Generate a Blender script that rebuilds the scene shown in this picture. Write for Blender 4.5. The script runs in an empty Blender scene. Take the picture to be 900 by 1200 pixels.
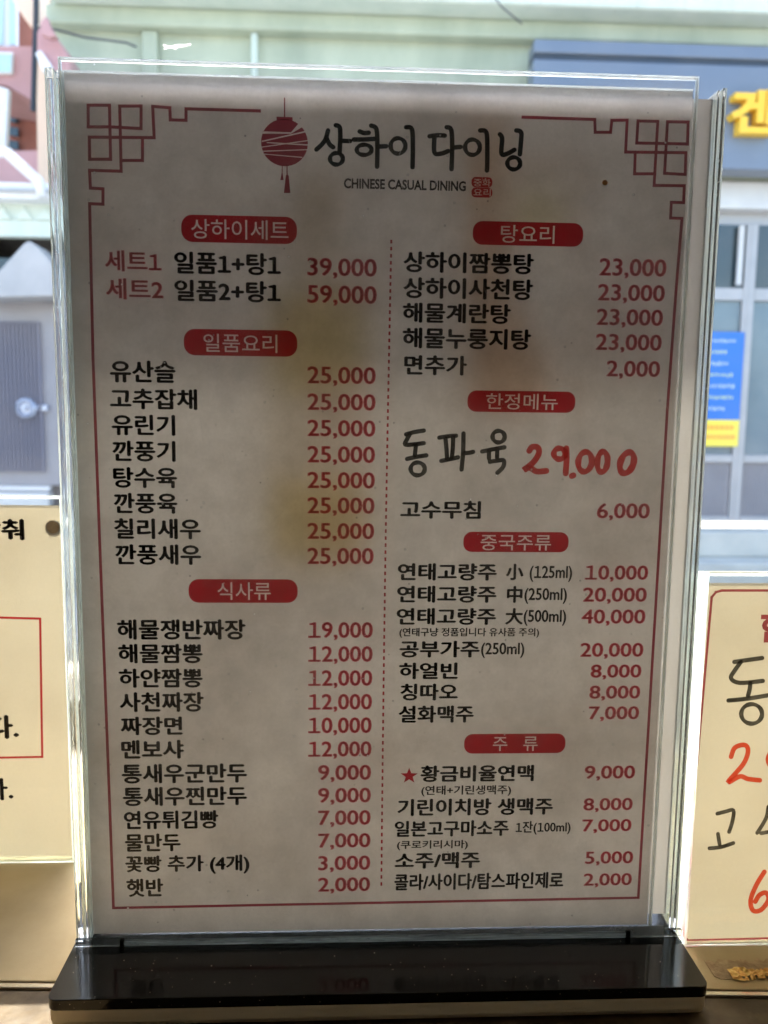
import bpy, bmesh, math, random
from mathutils import Vector, Matrix, geometry
random.seed(7)
S = bpy.context.scene
C = S.collection
R = math.radians

# ------------------------------------------------------------ camera
CAM_POS = Vector((-11.3, -285.0, 194.4))            # millimetres from the foot of the menu sheet
CAM_ROT = Matrix.Rotation(R(-2.61), 3, 'Z') @ Matrix.Rotation(R(82.98), 3, 'X') @ Matrix.Rotation(R(0.69), 3, 'Z')
FPX = 950.0
cd = bpy.data.cameras.new('camera'); cam = bpy.data.objects.new('camera', cd); C.objects.link(cam)
cam.matrix_world = Matrix.Translation(CAM_POS * 0.001) @ CAM_ROT.to_4x4()
cd.sensor_fit = 'VERTICAL'; cd.sensor_height = 36; cd.sensor_width = 27; cd.lens = 36 * FPX / 1200
cd.clip_start = 0.01; cd.clip_end = 500
cd.dof.use_dof = True; cd.dof.focus_distance = 0.298; cd.dof.aperture_fstop = 16
S.camera = cam

# ------------------------------------------------------------ light
SUN_EL, SUN_AZ = 61.0, 20.0          # azimuth from +y (street side) towards -x
w = bpy.data.worlds.new("World"); S.world = w; w.use_nodes = True
nt = w.node_tree
sky = nt.nodes.new('ShaderNodeTexSky'); sky.sky_type = 'NISHITA'; sky.sun_disc = False
sky.sun_elevation = R(SUN_EL); sky.sun_rotation = R(-SUN_AZ)
sky.dust_density = 3.0; sky.ozone_density = 0.6
bg = nt.nodes['Background']; bg.inputs[1].default_value = 0.15
nt.links.new(sky.outputs[0], bg.inputs[0])
sl = bpy.data.lights.new('sun', 'SUN'); sl.energy = 2.6; sl.angle = R(0.5); sl.color = (1.0, 0.93, 0.82)
sun = bpy.data.objects.new('sun', sl); C.objects.link(sun)
sdir = Vector((-math.sin(R(SUN_AZ)) * math.cos(R(SUN_EL)), math.cos(R(SUN_AZ)) * math.cos(R(SUN_EL)), math.sin(R(SUN_EL))))
sun.rotation_euler = sdir.to_track_quat('Z', 'Y').to_euler()
S.view_settings.view_transform = 'Standard'; S.view_settings.look = 'None'
S.view_settings.gamma = 1; S.view_settings.exposure = 2.5
cy = S.cycles
cy.max_bounces = 14; cy.diffuse_bounces = 6; cy.glossy_bounces = 6; cy.transmission_bounces = 10; cy.transparent_max_bounces = 24
cy.caustics_reflective = True; cy.caustics_refractive = True; cy.blur_glossy = 0.5
cy.sample_clamp_indirect = 6.0
cy.use_denoising = True

# ------------------------------------------------------------ helpers
def at(x, y, Y=0.0):
    """the point of the plane at depth Y (mm) seen at pixel x, y of the 900x1200 photograph"""
    d = CAM_ROT @ Vector(((x - 450) / FPX, -(y - 600) / FPX, -1))
    return CAM_POS + d * ((Y - CAM_POS.y) / d.y)

def tag(o, label=None, cat=None, group=None, kind=None):
    if label: o['label'] = label
    if cat: o['category'] = cat
    if group: o['group'] = group
    if kind: o['kind'] = kind
    return o

def link(name, me, mat, parent=None):
    if mat is not None and not me.materials: me.materials.append(mat)
    o = bpy.data.objects.new(name, me); C.objects.link(o)
    if parent is not None:
        o.parent = parent
        top = parent
        base = Vector((0, 0, 0))
        while top is not None:
            base += top.location; top = top.parent
        if base.length > 1e-9:
            me.transform(Matrix.Translation(-base))
    return o

def thing(name, loc, label, cat, group=None):
    o = bpy.data.objects.new(name, None); C.objects.link(o); o.location = Vector(loc) * 0.001
    o.empty_display_size = 0.02
    return tag(o, label, cat, group)

class MB:
    """collects shapes in millimetres, links them as one mesh in metres"""
    def __init__(s): s.v = []; s.f = []
    def add(s, vs, fs):
        b = len(s.v); s.v += [tuple(v) for v in vs]; s.f += [tuple(i + b for i in f) for f in fs]; return s
    def box(s, x0, x1, y0, y1, z0, z1, M=None):
        vs = [Vector((x, y, z)) for z in (z0, z1) for y in (y0, y1) for x in (x0, x1)]
        if M: vs = [M @ v for v in vs]
        return s.add(vs, [(0, 2, 3, 1), (4, 5, 7, 6), (0, 1, 5, 4), (2, 6, 7, 3), (0, 4, 6, 2), (1, 3, 7, 5)])
    def prism(s, poly, y0, y1):           # poly of (x, z), extruded along y
        n = len(poly)
        vs = [(x, y0, z) for x, z in poly] + [(x, y1, z) for x, z in poly]
        return s.add(vs, [tuple(range(n)), tuple(range(2 * n - 1, n - 1, -1))] + [(i, i + n, (i + 1) % n + n, (i + 1) % n) for i in range(n)])
    def slab(s, poly, z0, z1):            # poly of (x, y), extruded along z
        n = len(poly)
        vs = [(x, y, z0) for x, y in poly] + [(x, y, z1) for x, y in poly]
        return s.add(vs, [tuple(range(n - 1, -1, -1)), tuple(range(n, 2 * n))] + [(i, (i + 1) % n, (i + 1) % n + n, i + n) for i in range(n)])
    def tube(s, pts, r, n=8):
        pts = [Vector(p) for p in pts]; rings = []
        for i, p in enumerate(pts):
            d = (pts[min(i + 1, len(pts) - 1)] - pts[max(i - 1, 0)]).normalized()
            a = d.cross(Vector((0.13, 0.2, 1)) if abs(d.z) < .9 else Vector((1, 0.1, 0))).normalized(); b = d.cross(a)
            rings.append([p + (a * math.cos(t) + b * math.sin(t)) * r for t in [2 * math.pi * k / n for k in range(n)]])
        vs = [v for g in rings for v in g]; fs = []
        for i in range(len(pts) - 1):
            for k in range(n): fs.append((i * n + k, i * n + (k + 1) % n, (i + 1) * n + (k + 1) % n, (i + 1) * n + k))
        fs += [tuple(range(n - 1, -1, -1)), tuple(range((len(pts) - 1) * n, len(pts) * n))]
        return s.add(vs, fs)
    def mesh(s, name, bevel=0.0, seg=2, smooth=False):
        me = bpy.data.meshes.new(name); me.from_pydata([Vector(v) * 0.001 for v in s.v], [], s.f)
        bm = bmesh.new(); bm.from_mesh(me)
        if bevel: bmesh.ops.bevel(bm, geom=list(bm.edges), offset=bevel * 0.001, segments=seg, affect='EDGES', profile=.5)
        bmesh.ops.recalc_face_normals(bm, faces=bm.faces)
        bm.to_mesh(me); bm.free()
        if smooth:
            for p in me.polygons: p.use_smooth = True
        return me
    def build(s, name, mat, parent=None, bevel=0.0, seg=2, smooth=False):
        return link(name, s.mesh(name, bevel, seg, smooth), mat, parent)

# ------------------------------------------------------------ materials
def mat(name):
    m = bpy.data.materials.new(name); m.use_nodes = True; t = m.node_tree
    for n in list(t.nodes):
        if n.type != 'OUTPUT_MATERIAL': t.nodes.remove(n)
    return m, t, t.nodes['Material Output']
def N(t, kind, **kw):
    n = t.nodes.new('ShaderNode' + kind)
    for k, v in kw.items():
        if k in n.inputs.keys(): n.inputs[k].default_value = v
        else: setattr(n, k, v)
    return n
def coords(t, scale=(1, 1, 1), obj=True):
    tc = N(t, 'TexCoord'); mp = N(t, 'Mapping'); mp.inputs['Scale'].default_value = scale
    t.links.new(tc.outputs['Object' if obj else 'Generated'], mp.inputs[0]); return mp.outputs[0]
def noise(t, co, scale, detail=4, rough=.55):
    n = N(t, 'TexNoise'); n.inputs['Scale'].default_value = scale; n.inputs['Detail'].default_value = detail; n.inputs['Roughness'].default_value = rough
    t.links.new(co, n.inputs['Vector']); return n.outputs[0]
def ramp(t, v, stops):
    r = N(t, 'ValToRGB'); e = r.color_ramp.elements
    while len(e) < len(stops): e.new(.5)
    for k, (p, c) in enumerate(stops):
        e[k].position = p; e[k].color = (c, c, c, 1) if isinstance(c, (int, float)) else (*c, 1)
    t.links.new(v, r.inputs[0]); return r.outputs[0]
def pbr(name, col, col2=None, rough=.5, metal=0.0, scale=20, stretch=(1, 1, 1), bump=0.0, bscale=60, spec=.5, r2=None, stops=(.35, .65)):
    m, t, out = mat(name); p = N(t, 'BsdfPrincipled')
    p.inputs['Base Color'].default_value = (*col, 1); p.inputs['Roughness'].default_value = rough
    p.inputs['Metallic'].default_value = metal; p.inputs['Specular IOR Level'].default_value = spec
    co = coords(t, stretch)
    if col2 is not None:
        t.links.new(ramp(t, noise(t, co, scale, 6, .6), [(stops[0], col), (stops[1], col2)]), p.inputs['Base Color'])
    if r2 is not None:
        t.links.new(ramp(t, noise(t, co, scale * 1.7, 5, .6), [(.3, rough), (.7, r2)]), p.inputs['Roughness'])
    if bump:
        b = N(t, 'Bump'); b.inputs['Strength'].default_value = bump; b.inputs['Distance'].default_value = .0006 if bscale > 40 else .01
        t.links.new(noise(t, co, bscale, 5, .6), b.inputs['Height']); t.links.new(b.outputs[0], p.inputs['Normal'])
    t.links.new(p.outputs[0], out.inputs[0]); return m

def paper(name, col, tcol, k):
    """printed sheet: part of the light is thrown back, part comes through, with fibre clouds"""
    m, t, out = mat(name)
    d = N(t, 'BsdfDiffuse'); tr = N(t, 'BsdfTranslucent'); mx = N(t, 'MixShader'); mx.inputs[0].default_value = k
    co = coords(t)
    n = noise(t, co, 22, 5, .6)
    n2 = noise(t, co, 900, 2, .5)
    mul = N(t, 'Mix', data_type='RGBA', blend_type='MULTIPLY'); mul.inputs[0].default_value = 1
    mul.inputs[6].default_value = (*tcol, 1)
    t.links.new(ramp(t, n, [(.30, (.86, .84, .82)), (.5, (.96, .955, .95)), (.7, (1, 1, 1))]), mul.inputs[7])
    mul2 = N(t, 'Mix', data_type='RGBA', blend_type='MULTIPLY'); mul2.inputs[0].default_value = 1
    t.links.new(mul.outputs[2], mul2.inputs[6]); t.links.new(ramp(t, n2, [(.2, .88), (.8, 1.0)]), mul2.inputs[7])
    t.links.new(mul2.outputs[2], tr.inputs[0]); d.inputs[0].default_value = (*col, 1)
    t.links.new(d.outputs[0], mx.inputs[1]); t.links.new(tr.outputs[0], mx.inputs[2]); t.links.new(mx.outputs[0], out.inputs[0])
    return m

def ink(name, col, gloss=.03, vary=0.0):
    """thin ink layer: filters the light of the paper under it"""
    m, t, out = mat(name)
    tr = N(t, 'BsdfTransparent'); tr.inputs[0].default_value = (*col, 1)
    g = N(t, 'BsdfDiffuse'); g.inputs[0].default_value = (*[c * .5 for c in col], 1)
    mx = N(t, 'MixShader'); mx.inputs[0].default_value = .1
    if vary:
        co = coords(t)
        t.links.new(ramp(t, noise(t, co, 260, 3, .6), [(.38, tuple(min(1, c + vary) for c in col)), (.62, col)]), tr.inputs[0])
    t.links.new(tr.outputs[0], mx.inputs[1]); t.links.new(g.outputs[0], mx.inputs[2]); t.links.new(mx.outputs[0], out.inputs[0])
    return m

def pane_mat(name, tint, dust=0.0, ior=1.49, rough=.0, smear=.02):
    """thin clear sheet: see-through with a Fresnel sheen, dust specks and smears"""
    m, t, out = mat(name)
    tr = N(t, 'BsdfTransparent'); tr.inputs[0].default_value = (*tint, 1)
    gl = N(t, 'BsdfGlossy'); gl.inputs['Roughness'].default_value = rough
    fr = N(t, 'Fresnel'); fr.inputs[0].default_value = ior
    mx = N(t, 'MixShader')
    ge = N(t, 'NewGeometry'); iv = N(t, 'Math', operation='SUBTRACT'); iv.inputs[0].default_value = 1.0; t.links.new(ge.outputs['Backfacing'], iv.inputs[1])
    fm = N(t, 'Math', operation='MULTIPLY'); t.links.new(fr.outputs[0], fm.inputs[0]); t.links.new(iv.outputs[0], fm.inputs[1]); t.links.new(fm.outputs[0], mx.inputs[0])
    fm.use_clamp = True
    t.links.new(tr.outputs[0], mx.inputs[1]); t.links.new(gl.outputs[0], mx.inputs[2])
    last = mx.outputs[0]
    if dust or smear:
        co = coords(t)
        df = N(t, 'BsdfDiffuse'); df.inputs[0].default_value = (.8, .8, .8, 1)
        dt = N(t, 'BsdfTranslucent'); dt.inputs[0].default_value = (.8, .8, .8, 1)
        dd = N(t, 'MixShader'); dd.inputs[0].default_value = .5
        t.links.new(df.outputs[0], dd.inputs[1]); t.links.new(dt.outputs[0], dd.inputs[2])
        sm = ramp(t, noise(t, co, 14, 7, .7), [(.42, 0.0), (.72, smear)])
        vo = N(t, 'TexVoronoi'); vo.inputs['Scale'].default_value = 150; t.links.new(co, vo.inputs['Vector'])
        sp = ramp(t, vo.outputs['Distance'], [(.03, dust), (.075, 0.0)])
        msk = ramp(t, noise(t, co, 30, 3, .6), [(.5, 0.0), (.6, 1.0)])
        mm = N(t, 'Math', operation='MULTIPLY'); t.links.new(sp, mm.inputs[0]); t.links.new(msk, mm.inputs[1])
        ad = N(t, 'Math', operation='ADD'); ad.use_clamp = True; t.links.new(mm.outputs[0], ad.inputs[0]); t.links.new(sm, ad.inputs[1])
        m2 = N(t, 'MixShader'); t.links.new(ad.outputs[0], m2.inputs[0]); t.links.new(last, m2.inputs[1]); t.links.new(dd.outputs[0], m2.inputs[2])
        last = m2.outputs[0]
    t.links.new(last, out.inputs[0]); return m

def glass_mat(name, tint, rough=.0, bump=0.0, ior=1.49):
    m, t, out = mat(name); g = N(t, 'BsdfGlass'); g.inputs[0].default_value = (*tint, 1); g.inputs['Roughness'].default_value = rough; g.inputs['IOR'].default_value = ior
    if bump:
        co = coords(t, (1, 1, .12))
        b = N(t, 'Bump'); b.inputs['Strength'].default_value = bump; b.inputs['Distance'].default_value = .0004
        t.links.new(noise(t, co, 260, 4, .6), b.inputs['Height']); t.links.new(b.outputs[0], g.inputs['Normal'])
    t.links.new(g.outputs[0], out.inputs[0]); return m

def edge_mat(name, tint, st=(1, 1, .05)):
    """sawn acrylic edge: half frosted, half glossy, light streaks along its length"""
    m, t, out = mat(name)
    co = coords(t, st)
    g = N(t, 'BsdfGlass'); g.inputs[0].default_value = (*tint, 1); g.inputs['Roughness'].default_value = .12; g.inputs['IOR'].default_value = 1.2
    tl = N(t, 'BsdfTranslucent'); tl.inputs[0].default_value = (*tint, 1)
    mx = N(t, 'MixShader'); t.links.new(ramp(t, noise(t, co, 700, 3, .6), [(.4, .2), (.6, .75)]), mx.inputs[0])
    t.links.new(g.outputs[0], mx.inputs[1]); t.links.new(tl.outputs[0], mx.inputs[2]); t.links.new(mx.outputs[0], out.inputs[0]); return m

M = {}
M['paper'] = paper('menu paper', (.52, .49, .52), (.88, .83, .79), .68)
M['paper_back'] = paper('reverse menu paper', (.66, .63, .64), (.365, .345, .315), .5)
M['paper_side'] = paper('small card paper', (.50, .48, .45), (.52, .445, .30), .5)
M['black_ink'] = ink('black print', (.035, .035, .045))
M['red_ink'] = ink('red print', (.66, .045, .07))
M['red_ink_light'] = ink('red price print', (.88, .44, .49))
M['maroon_ink'] = ink('maroon print', (.50, .11, .15))
M['badge_ink'] = ink('red heading print', (.66, .045, .065))
M['marker_black'] = ink('black marker', (.06, .06, .055), vary=.10)
M['marker_red'] = ink('red marker', (.78, .08, .08), vary=.07)
M['marker_orange'] = ink('bright red marker', (.90, .12, .06), vary=.04)
M['title_ink'] = ink('dark brush print', (.05, .065, .07))
M['pane'] = pane_mat('clear acrylic', (.98, .985, .983), dust=.8, smear=.22)
M['pane_clean'] = pane_mat('clear acrylic rear', (.98, .985, .983), dust=0, smear=.03)
M['window'] = pane_mat('window glass', (.96, .975, .97), dust=.25, smear=.015, ior=1.5)
M['edge'] = edge_mat('acrylic edge', (.95, .985, .98))
M['edge_h'] = edge_mat('acrylic top edge', (.95, .985, .98), (.05, 1, 1))
M['edge2'] = edge_mat('frosted acrylic wall', (.95, .995, .98))
M['clear'] = glass_mat('acrylic block', (.985, .995, .992), bump=.25)
M['clear_base'] = glass_mat('clear base', (.95, .97, .93), bump=.05)
M['black_gloss'] = pbr('gloss black acrylic', (.006, .006, .007), rough=.07, r2=.16, scale=35, spec=.4)
M['lip'] = pane_mat('scuffed lip', (.80, .86, .90), dust=0, smear=.5)
m_, t_, o_ = mat('milky clear layer'); g_ = N(t_, 'BsdfGlass'); g_.inputs[0].default_value = (.97, .95, .9, 1); g_.inputs['IOR'].default_value = 1.3  # cream colour stands in for light refracted through the clear base layer
tl_ = N(t_, 'BsdfTranslucent'); tl_.inputs[0].default_value = (.95, .88, .72, 1); df_ = N(t_, 'BsdfDiffuse'); df_.inputs[0].default_value = (.9, .82, .66, 1)
a_ = N(t_, 'MixShader'); a_.inputs[0].default_value = .5; b_ = N(t_, 'MixShader'); b_.inputs[0].default_value = .9
t_.links.new(tl_.outputs[0], a_.inputs[1]); t_.links.new(df_.outputs[0], a_.inputs[2]); t_.links.new(g_.outputs[0], b_.inputs[1]); t_.links.new(a_.outputs[0], b_.inputs[2]); t_.links.new(b_.outputs[0], o_.inputs[0]); M['painted_glow'] = m_
M['slot'] = pbr('dark slot', (.01, .01, .01), rough=.4)
M['sill'] = pbr('satin warm metal', (.52, .41, .24), (.44, .34, .19), rough=.45, metal=.5, scale=25, bump=.2, bscale=2500, r2=.6)
M['trim'] = pbr('bright metal trim', (.75, .70, .60), rough=.25, metal=.8)
M['stone'] = pbr('tan stone', (.17, .115, .055), (.08, .05, .022), rough=.5, scale=60, bump=.4, bscale=300, r2=.7)
M['tape'] = pbr('torn gold foil', (.95, .68, .22), (.85, .40, .10), rough=.35, metal=.3, scale=300, bump=.8, bscale=500)
M['tape_old'] = pbr('dried glue', (.50, .36, .20), (.32, .2, .1), rough=.6, scale=300, bump=.8, bscale=500)
M['mint'] = pbr('mint wall paint', (.47, .53, .42), (.32, .38, .30), rough=.7, scale=2.2, stretch=(1, 1, .5), bump=.2, bscale=30)
M['mint_pale'] = pbr('pale mint cornice', (.66, .74, .68), (.54, .64, .58), rough=.7, scale=5, stretch=(1, 1, .15), stops=(.3, .7))
M['blue_sign'] = pbr('blue lavender sign panel', (.15, .195, .26), (.13, .17, .235), rough=.35, scale=1.5)
M['dark_blue'] = pbr('dark seam', (.03, .05, .08), rough=.5)
M['yellow'] = pbr('yellow sign letters', (.85, .52, .03), rough=.35)
M['white_strip'] = pbr('white band', (.66, .68, .68), (.56, .58, .60), rough=.5, scale=3)
M['alu'] = pbr('grey aluminium frame', (.42, .42, .43), (.36, .37, .38), rough=.4, metal=.2, scale=5)
M['alu_light'] = pbr('pale frame', (.64, .65, .65), rough=.4)
M['door_grey'] = pbr('grey ribbed door', (.31, .31, .335), (.27, .27, .295), rough=.45, metal=.1, scale=4)
M['rib'] = pbr('rib metal', (.20, .20, .25), rough=.45)
M['dark_glass'] = pbr('dark window', (.02, .04, .05), rough=.08, spec=.7)
M['shop_glass'] = pbr('shop window', (.10, .16, .20), (.16, .22, .25), rough=.15, spec=.7, scale=2)
M['chrome'] = pbr('worn steel', (.55, .60, .70), (.35, .38, .46), rough=.35, metal=.4, scale=12)
M['poster_blue'] = pbr('blue poster', (.02, .17, .58), rough=.4)
M['poster_yellow'] = pbr('yellow poster', (.90, .75, .08), rough=.4)
M['white_print'] = pbr('white letters', (.50, .62, .75), rough=.5)
M['pale_yellow'] = pbr('pale yellow letters', (.55, .66, .40), rough=.5)
M['red_print'] = pbr('red letters', (.85, .42, .06), rough=.5)
M['step'] = pbr('pale concrete step', (.55, .56, .51), (.44, .46, .43), rough=.8, scale=4, bump=.3, bscale=30)
M['asphalt'] = pbr('worn concrete lane', (.34, .33, .31), (.26, .26, .25), rough=.9, scale=30, bump=.4, bscale=60)
M['paving'] = pbr('pavement', (.36, .36, .35), (.28, .28, .27), rough=.85, scale=8, bump=.3, bscale=60)
M['pink'] = pbr('pink render', (.55, .32, .33), (.46, .26, .26), rough=.7, scale=2)
M['terracotta'] = pbr('terracotta wall', (.36, .13, .09), (.26, .09, .06), rough=.75, scale=3)
M['peach'] = pbr('sunlit peach trim', (.85, .62, .48), rough=.7)  # even peach colour of the roof slope and corner trim
M['white_paint'] = pbr('white paint', (.8, .82, .84), (.72, .75, .78), rough=.5, scale=4)
M['pale_window'] = pbr('bright window glass', (.45, .68, .74), rough=.1, spec=.8)
M['cable'] = pbr('dark cable', (.02, .03, .05), rough=.6)
M['grey_cloth'] = pbr('grey canvas', (.46, .465, .47), (.38, .39, .40), rough=.8, scale=4)
M['room_wall'] = pbr('room wall', (.55, .48, .42), (.48, .42, .36), rough=.8, scale=3)
M['room_floor'] = pbr('dark wood floor', (.12, .08, .05), (.08, .05, .03), rough=.5, scale=6, stretch=(1, 8, 1))
M['room_ceiling'] = pbr('dark ceiling', (.55, .52, .50), rough=.8)
M['frame_dark'] = pbr('window frame', (.10, .09, .08), rough=.4)
M['scratch'] = pbr('scratch', (.85, .87, .9), rough=.4)
m_, t_, o_ = mat('white chip'); tl_ = N(t_, 'BsdfTranslucent'); df_ = N(t_, 'BsdfDiffuse'); ad_ = N(t_, 'AddShader')
tl_.inputs[0].default_value = (.9, .9, .9, 1); df_.inputs[0].default_value = (.05, .05, .05, 1)
t_.links.new(tl_.outputs[0], ad_.inputs[0]); t_.links.new(df_.outputs[0], ad_.inputs[1]); t_.links.new(ad_.outputs[0], o_.inputs[0]); M['scratch'] = m_
M['stain'] = pbr('orange stain', (.60, .26, .05), rough=.5)
M['dust'] = pbr('dust', (.6, .52, .40), rough=.9)
M['sunblocker'] = pbr('awning canvas', (.30, .26, .20), rough=.8)
M['print_brown'] = ink('brown reverse print', (.90, .84, .74))
M['print_gold'] = ink('gold reverse print', (.94, .84, .48))
M['print_orange'] = ink('orange reverse print', (.78, .58, .42))
M['print_dark'] = ink('dark reverse print', (.84, .79, .72))

# ------------------------------------------------------------ setting: street, room, sill
def struct(mb, name, m, **k): return tag(mb.build(name, m, **k), kind='structure')
struct(MB().box(-60000, 60000, -40000, 60000, -1400, -1250), 'street', M['asphalt'])
struct(MB().box(-20000, 20000, 4300, 5700, -1250, -1120), 'pavement', M['paving'], bevel=15)
struct(MB().box(-20000, 20000, 400, 1500, -1250, -1130), 'pavement', M['paving'], bevel=15)
# room shell
struct(MB().box(-3500, 3500, -4000, 400, -900, -850), 'floor', M['room_floor'])
struct(MB().box(-3500, 3500, -4000, 400, 1700, 1760), 'ceiling', M['room_ceiling'])
rw = MB().box(-3560, -3500, -4060, 400, -900, 1760).box(3500, 3560, -4060, 400, -900, 1760).box(-3500, 3500, -4060, -4000, -900, 1760)
struct(rw, 'room_wall', M['room_wall'])
WH = 1150
ww = MB().box(-3500, -900, 180, 400, -850, 1700).box(1100, 3500, 180, 400, -850, 1700)
ww.box(-900, 1100, 180, 400, WH, 1700).box(-900, 1100, 180, 400, -850, -20)
struct(ww, 'window_wall', M['room_wall'])
# counter: stone slab with the metal sill let in behind it
struct(MB().slab([(-900, -420), (1100, -420), (1100, -64), (141, -23), (-135, -10.8), (-900, 23)], -45, -13.6), 'stone_counter', M['stone'], bevel=.4)
struct(MB().slab([(-900, 26), (-135, -8), (141, -20.5), (1100, -61), (1100, 180), (-900, 180)], -45, -12.1), 'metal_sill', M['sill'], bevel=.5)
struct(MB().slab([(-900, 23.2), (-135, -10.6), (141, -22.8), (1100, -63.8), (1100, -61.2), (141, -20.7), (-135, -8.2), (-900, 25.8)], -40, -12.6), 'sill_edge_strip', M['trim'], bevel=.3)

# window: frame + glass
wn = thing('street_window', (100, 260, -20), 'large clear street window behind the menu stands', 'window')
MB().box(-900, 1100, 230, 290, -20, 10).build('bottom_rail', M['frame_dark'], wn, bevel=2)
MB().box(-900, 1100, 230, 290, WH - 50, WH).build('top_rail', M['frame_dark'], wn, bevel=2)
for x in (-900, 1050): MB().box(x, x + 50, 230, 290, 10, WH - 50).build('side_rail', M['frame_dark'], wn, bevel=2)
MB().box(-850, 1050, 257, 262, 10, WH - 50).build('glass_pane', M['window'], wn)
# chipped white scratch on the glass
def ribbon_pts(pts, wd, taper=0.0):
    n = len(pts); L = []; Rr = []
    for i, p in enumerate(pts):
        a = pts[max(i - 1, 0)]; b = pts[min(i + 1, n - 1)]
        d = Vector((b[0] - a[0], b[1] - a[1])); d = d.normalized() if d.length > 0 else Vector((1, 0))
        nn = Vector((-d.y, d.x)); u = i / max(1, n - 1)
        k = wd * .5 * (1 - taper * abs(2 * u - 1))
        L.append((p[0] + nn.x * k, p[1] + nn.y * k)); Rr.append((p[0] - nn.x * k, p[1] - nn.y * k))
    return L, Rr
def smooth_line(pts, step=5):
    if len(pts) < 3:
        return [(pts[0][0] + (pts[-1][0] - pts[0][0]) * k / 4, pts[0][1] + (pts[-1][1] - pts[0][1]) * k / 4) for k in range(5)]
    P = [pts[0]] + list(pts) + [pts[-1]]; out = []
    for i in range(1, len(P) - 2):
        for k in range(step):
            t = k / step
            out.append(tuple(.5 * ((2 * P[i][j]) + (-P[i - 1][j] + P[i + 1][j]) * t + (2 * P[i - 1][j] - 5 * P[i][j] + 4 * P[i + 1][j] - P[i + 2][j]) * t * t + (-P[i - 1][j] + 3 * P[i][j] - 3 * P[i + 1][j] + P[i + 2][j]) * t ** 3) for j in (0, 1)))
    out.append(tuple(pts[-1])); return out
def px_ribbons(strokes, wd, Y, mb=None, caps=True, curved=True, jitter=.0, dy=.012, taper=0.0):
    """strokes in photo pixels -> flat strokes lying on the plane y = Y (mm)"""
    mb = mb or MB()
    for q, st in enumerate(strokes):
        closed = False; width = wd
        if isinstance(st, dict):
            width = st.get('w', wd)
            if 'c' in st:
                cx, cy_, rx, ry = st['c']; tl = st.get('t', 0)
                pts = [(cx + rx * math.cos(a) * math.cos(tl) - ry * math.sin(a) * math.sin(tl), cy_ + rx * math.cos(a) * math.sin(tl) + ry * math.sin(a) * math.cos(tl)) for a in [2 * math.pi * k / 22 for k in range(22)]]
                closed = True
            else: pts = smooth_line(st['p']) if curved else st['p']
        else: pts = smooth_line(st) if curved else st
        YY = Y - q * dy
        if closed:
            n = len(pts); L = []; Rr = []
            for i in range(n):
                a = pts[i - 1]; b = pts[(i + 1) % n]; d = Vector((b[0] - a[0], b[1] - a[1])).normalized(); nn = (-d.y, d.x)
                k = width * .5 * (1 + .12 * math.sin(i * 1.3))
                L.append((pts[i][0] + nn[0] * k, pts[i][1] + nn[1] * k)); Rr.append((pts[i][0] - nn[0] * k, pts[i][1] - nn[1] * k))
            vs = [at(x, y, YY) for x, y in L + Rr]
            mb.add(vs, [(i, (i + 1) % n, (i + 1) % n + n, i + n) for i in range(n)]); continue
        L, Rr = ribbon_pts(pts, width, taper); n = len(pts)
        vs = [at(x, y, YY) for x, y in L + Rr]; fs = [(i, i + 1, i + 1 + n, i + n) for i in range(n - 1)]
        if caps:
            for e in (0, n - 1):
                a = pts[1] if e == 0 else pts[n - 2]; d = Vector((pts[e][0] - a[0], pts[e][1] - a[1])).normalized(); nn = Vector((-d.y, d.x))
                base = len(vs); arc = []
                for k in range(7):
                    th = math.pi * k / 6; arc.append((pts[e][0] + nn.x * math.cos(th) * width / 2 + d.x * math.sin(th) * width / 2, pts[e][1] + nn.y * math.cos(th) * width / 2 + d.y * math.sin(th) * width / 2))
                vs += [at(x, y, YY) for x, y in arc]; fs.append(tuple(range(base, base + 7)))
        mb.add(vs, fs)
    return mb
def face_cam(me):                               # print faces look to -y
    bm = bmesh.new(); bm.from_mesh(me)
    for f in bm.faces:
        f.normal_update()
        if f.normal.y > 0: f.normal_flip()
    bm.to_mesh(me); bm.free()
sc = px_ribbons([{'p': [(192, 53), (200, 55), (208, 53), (216, 53), (223, 52)], 'w': 1.6}, {'p': [(193, 57), (200, 55), (206, 57)], 'w': 1.8}, {'p': [(205, 55), (212, 54), (218, 53)], 'w': 2.2}], 2, 256.6)
sc.build('scratch', M['scratch'], wn)

# awning added out of view to keep sun off the sheet's top
aw = thing('added_sunblocker', (100, 400, 1400), 'unseen added awning over the outside of the street window', 'sunblocker')
AT = 551
MB().prism([(-1500, 1290), (1700, 1290), (1700, 1310), (-1500, 1310)], 401, AT).build('canopy', M['sunblocker'], aw)  # plate of the added sun blocker, outside the view
MB().box(-1500, 1700, AT, AT + 10, 1270, 1312).build('blocker_lip', M['sunblocker'], aw)

# ------------------------------------------------------------ the buildings across the street
F = 6000
mb = thing('mint_building', (1500, 6000, -1120), 'pale mint green building with cornice and shopfront across the street', 'building')
b = MB()
b.box(-2150, 8000, F, F + 4000, 1950, 3350)      # wall over the shopfront
b.box(-3700, 1150, F + 60, F + 4000, 1300, 1700)
b.build('wall', M['mint'], mb)
MB().box(-2150, 8000, F + 3900, F + 4000, -1120, 1950).build('rear_wall', M['mint'], mb)
MB().box(-2100, 8000, F - 330, F + 60, 3010, 3500).build('cornice', M['mint_pale'], mb, bevel=25)
MB().box(-2150, 8000, F - 120, F + 40, 2880, 3009).build('cornice_moulding', M['mint'], mb, bevel=20)
for x in (-1500,): MB().box(x, x + 110, F - 60, F + 40, 1700, 2879).build('pilaster', M['mint'], mb, bevel=10)
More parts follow.
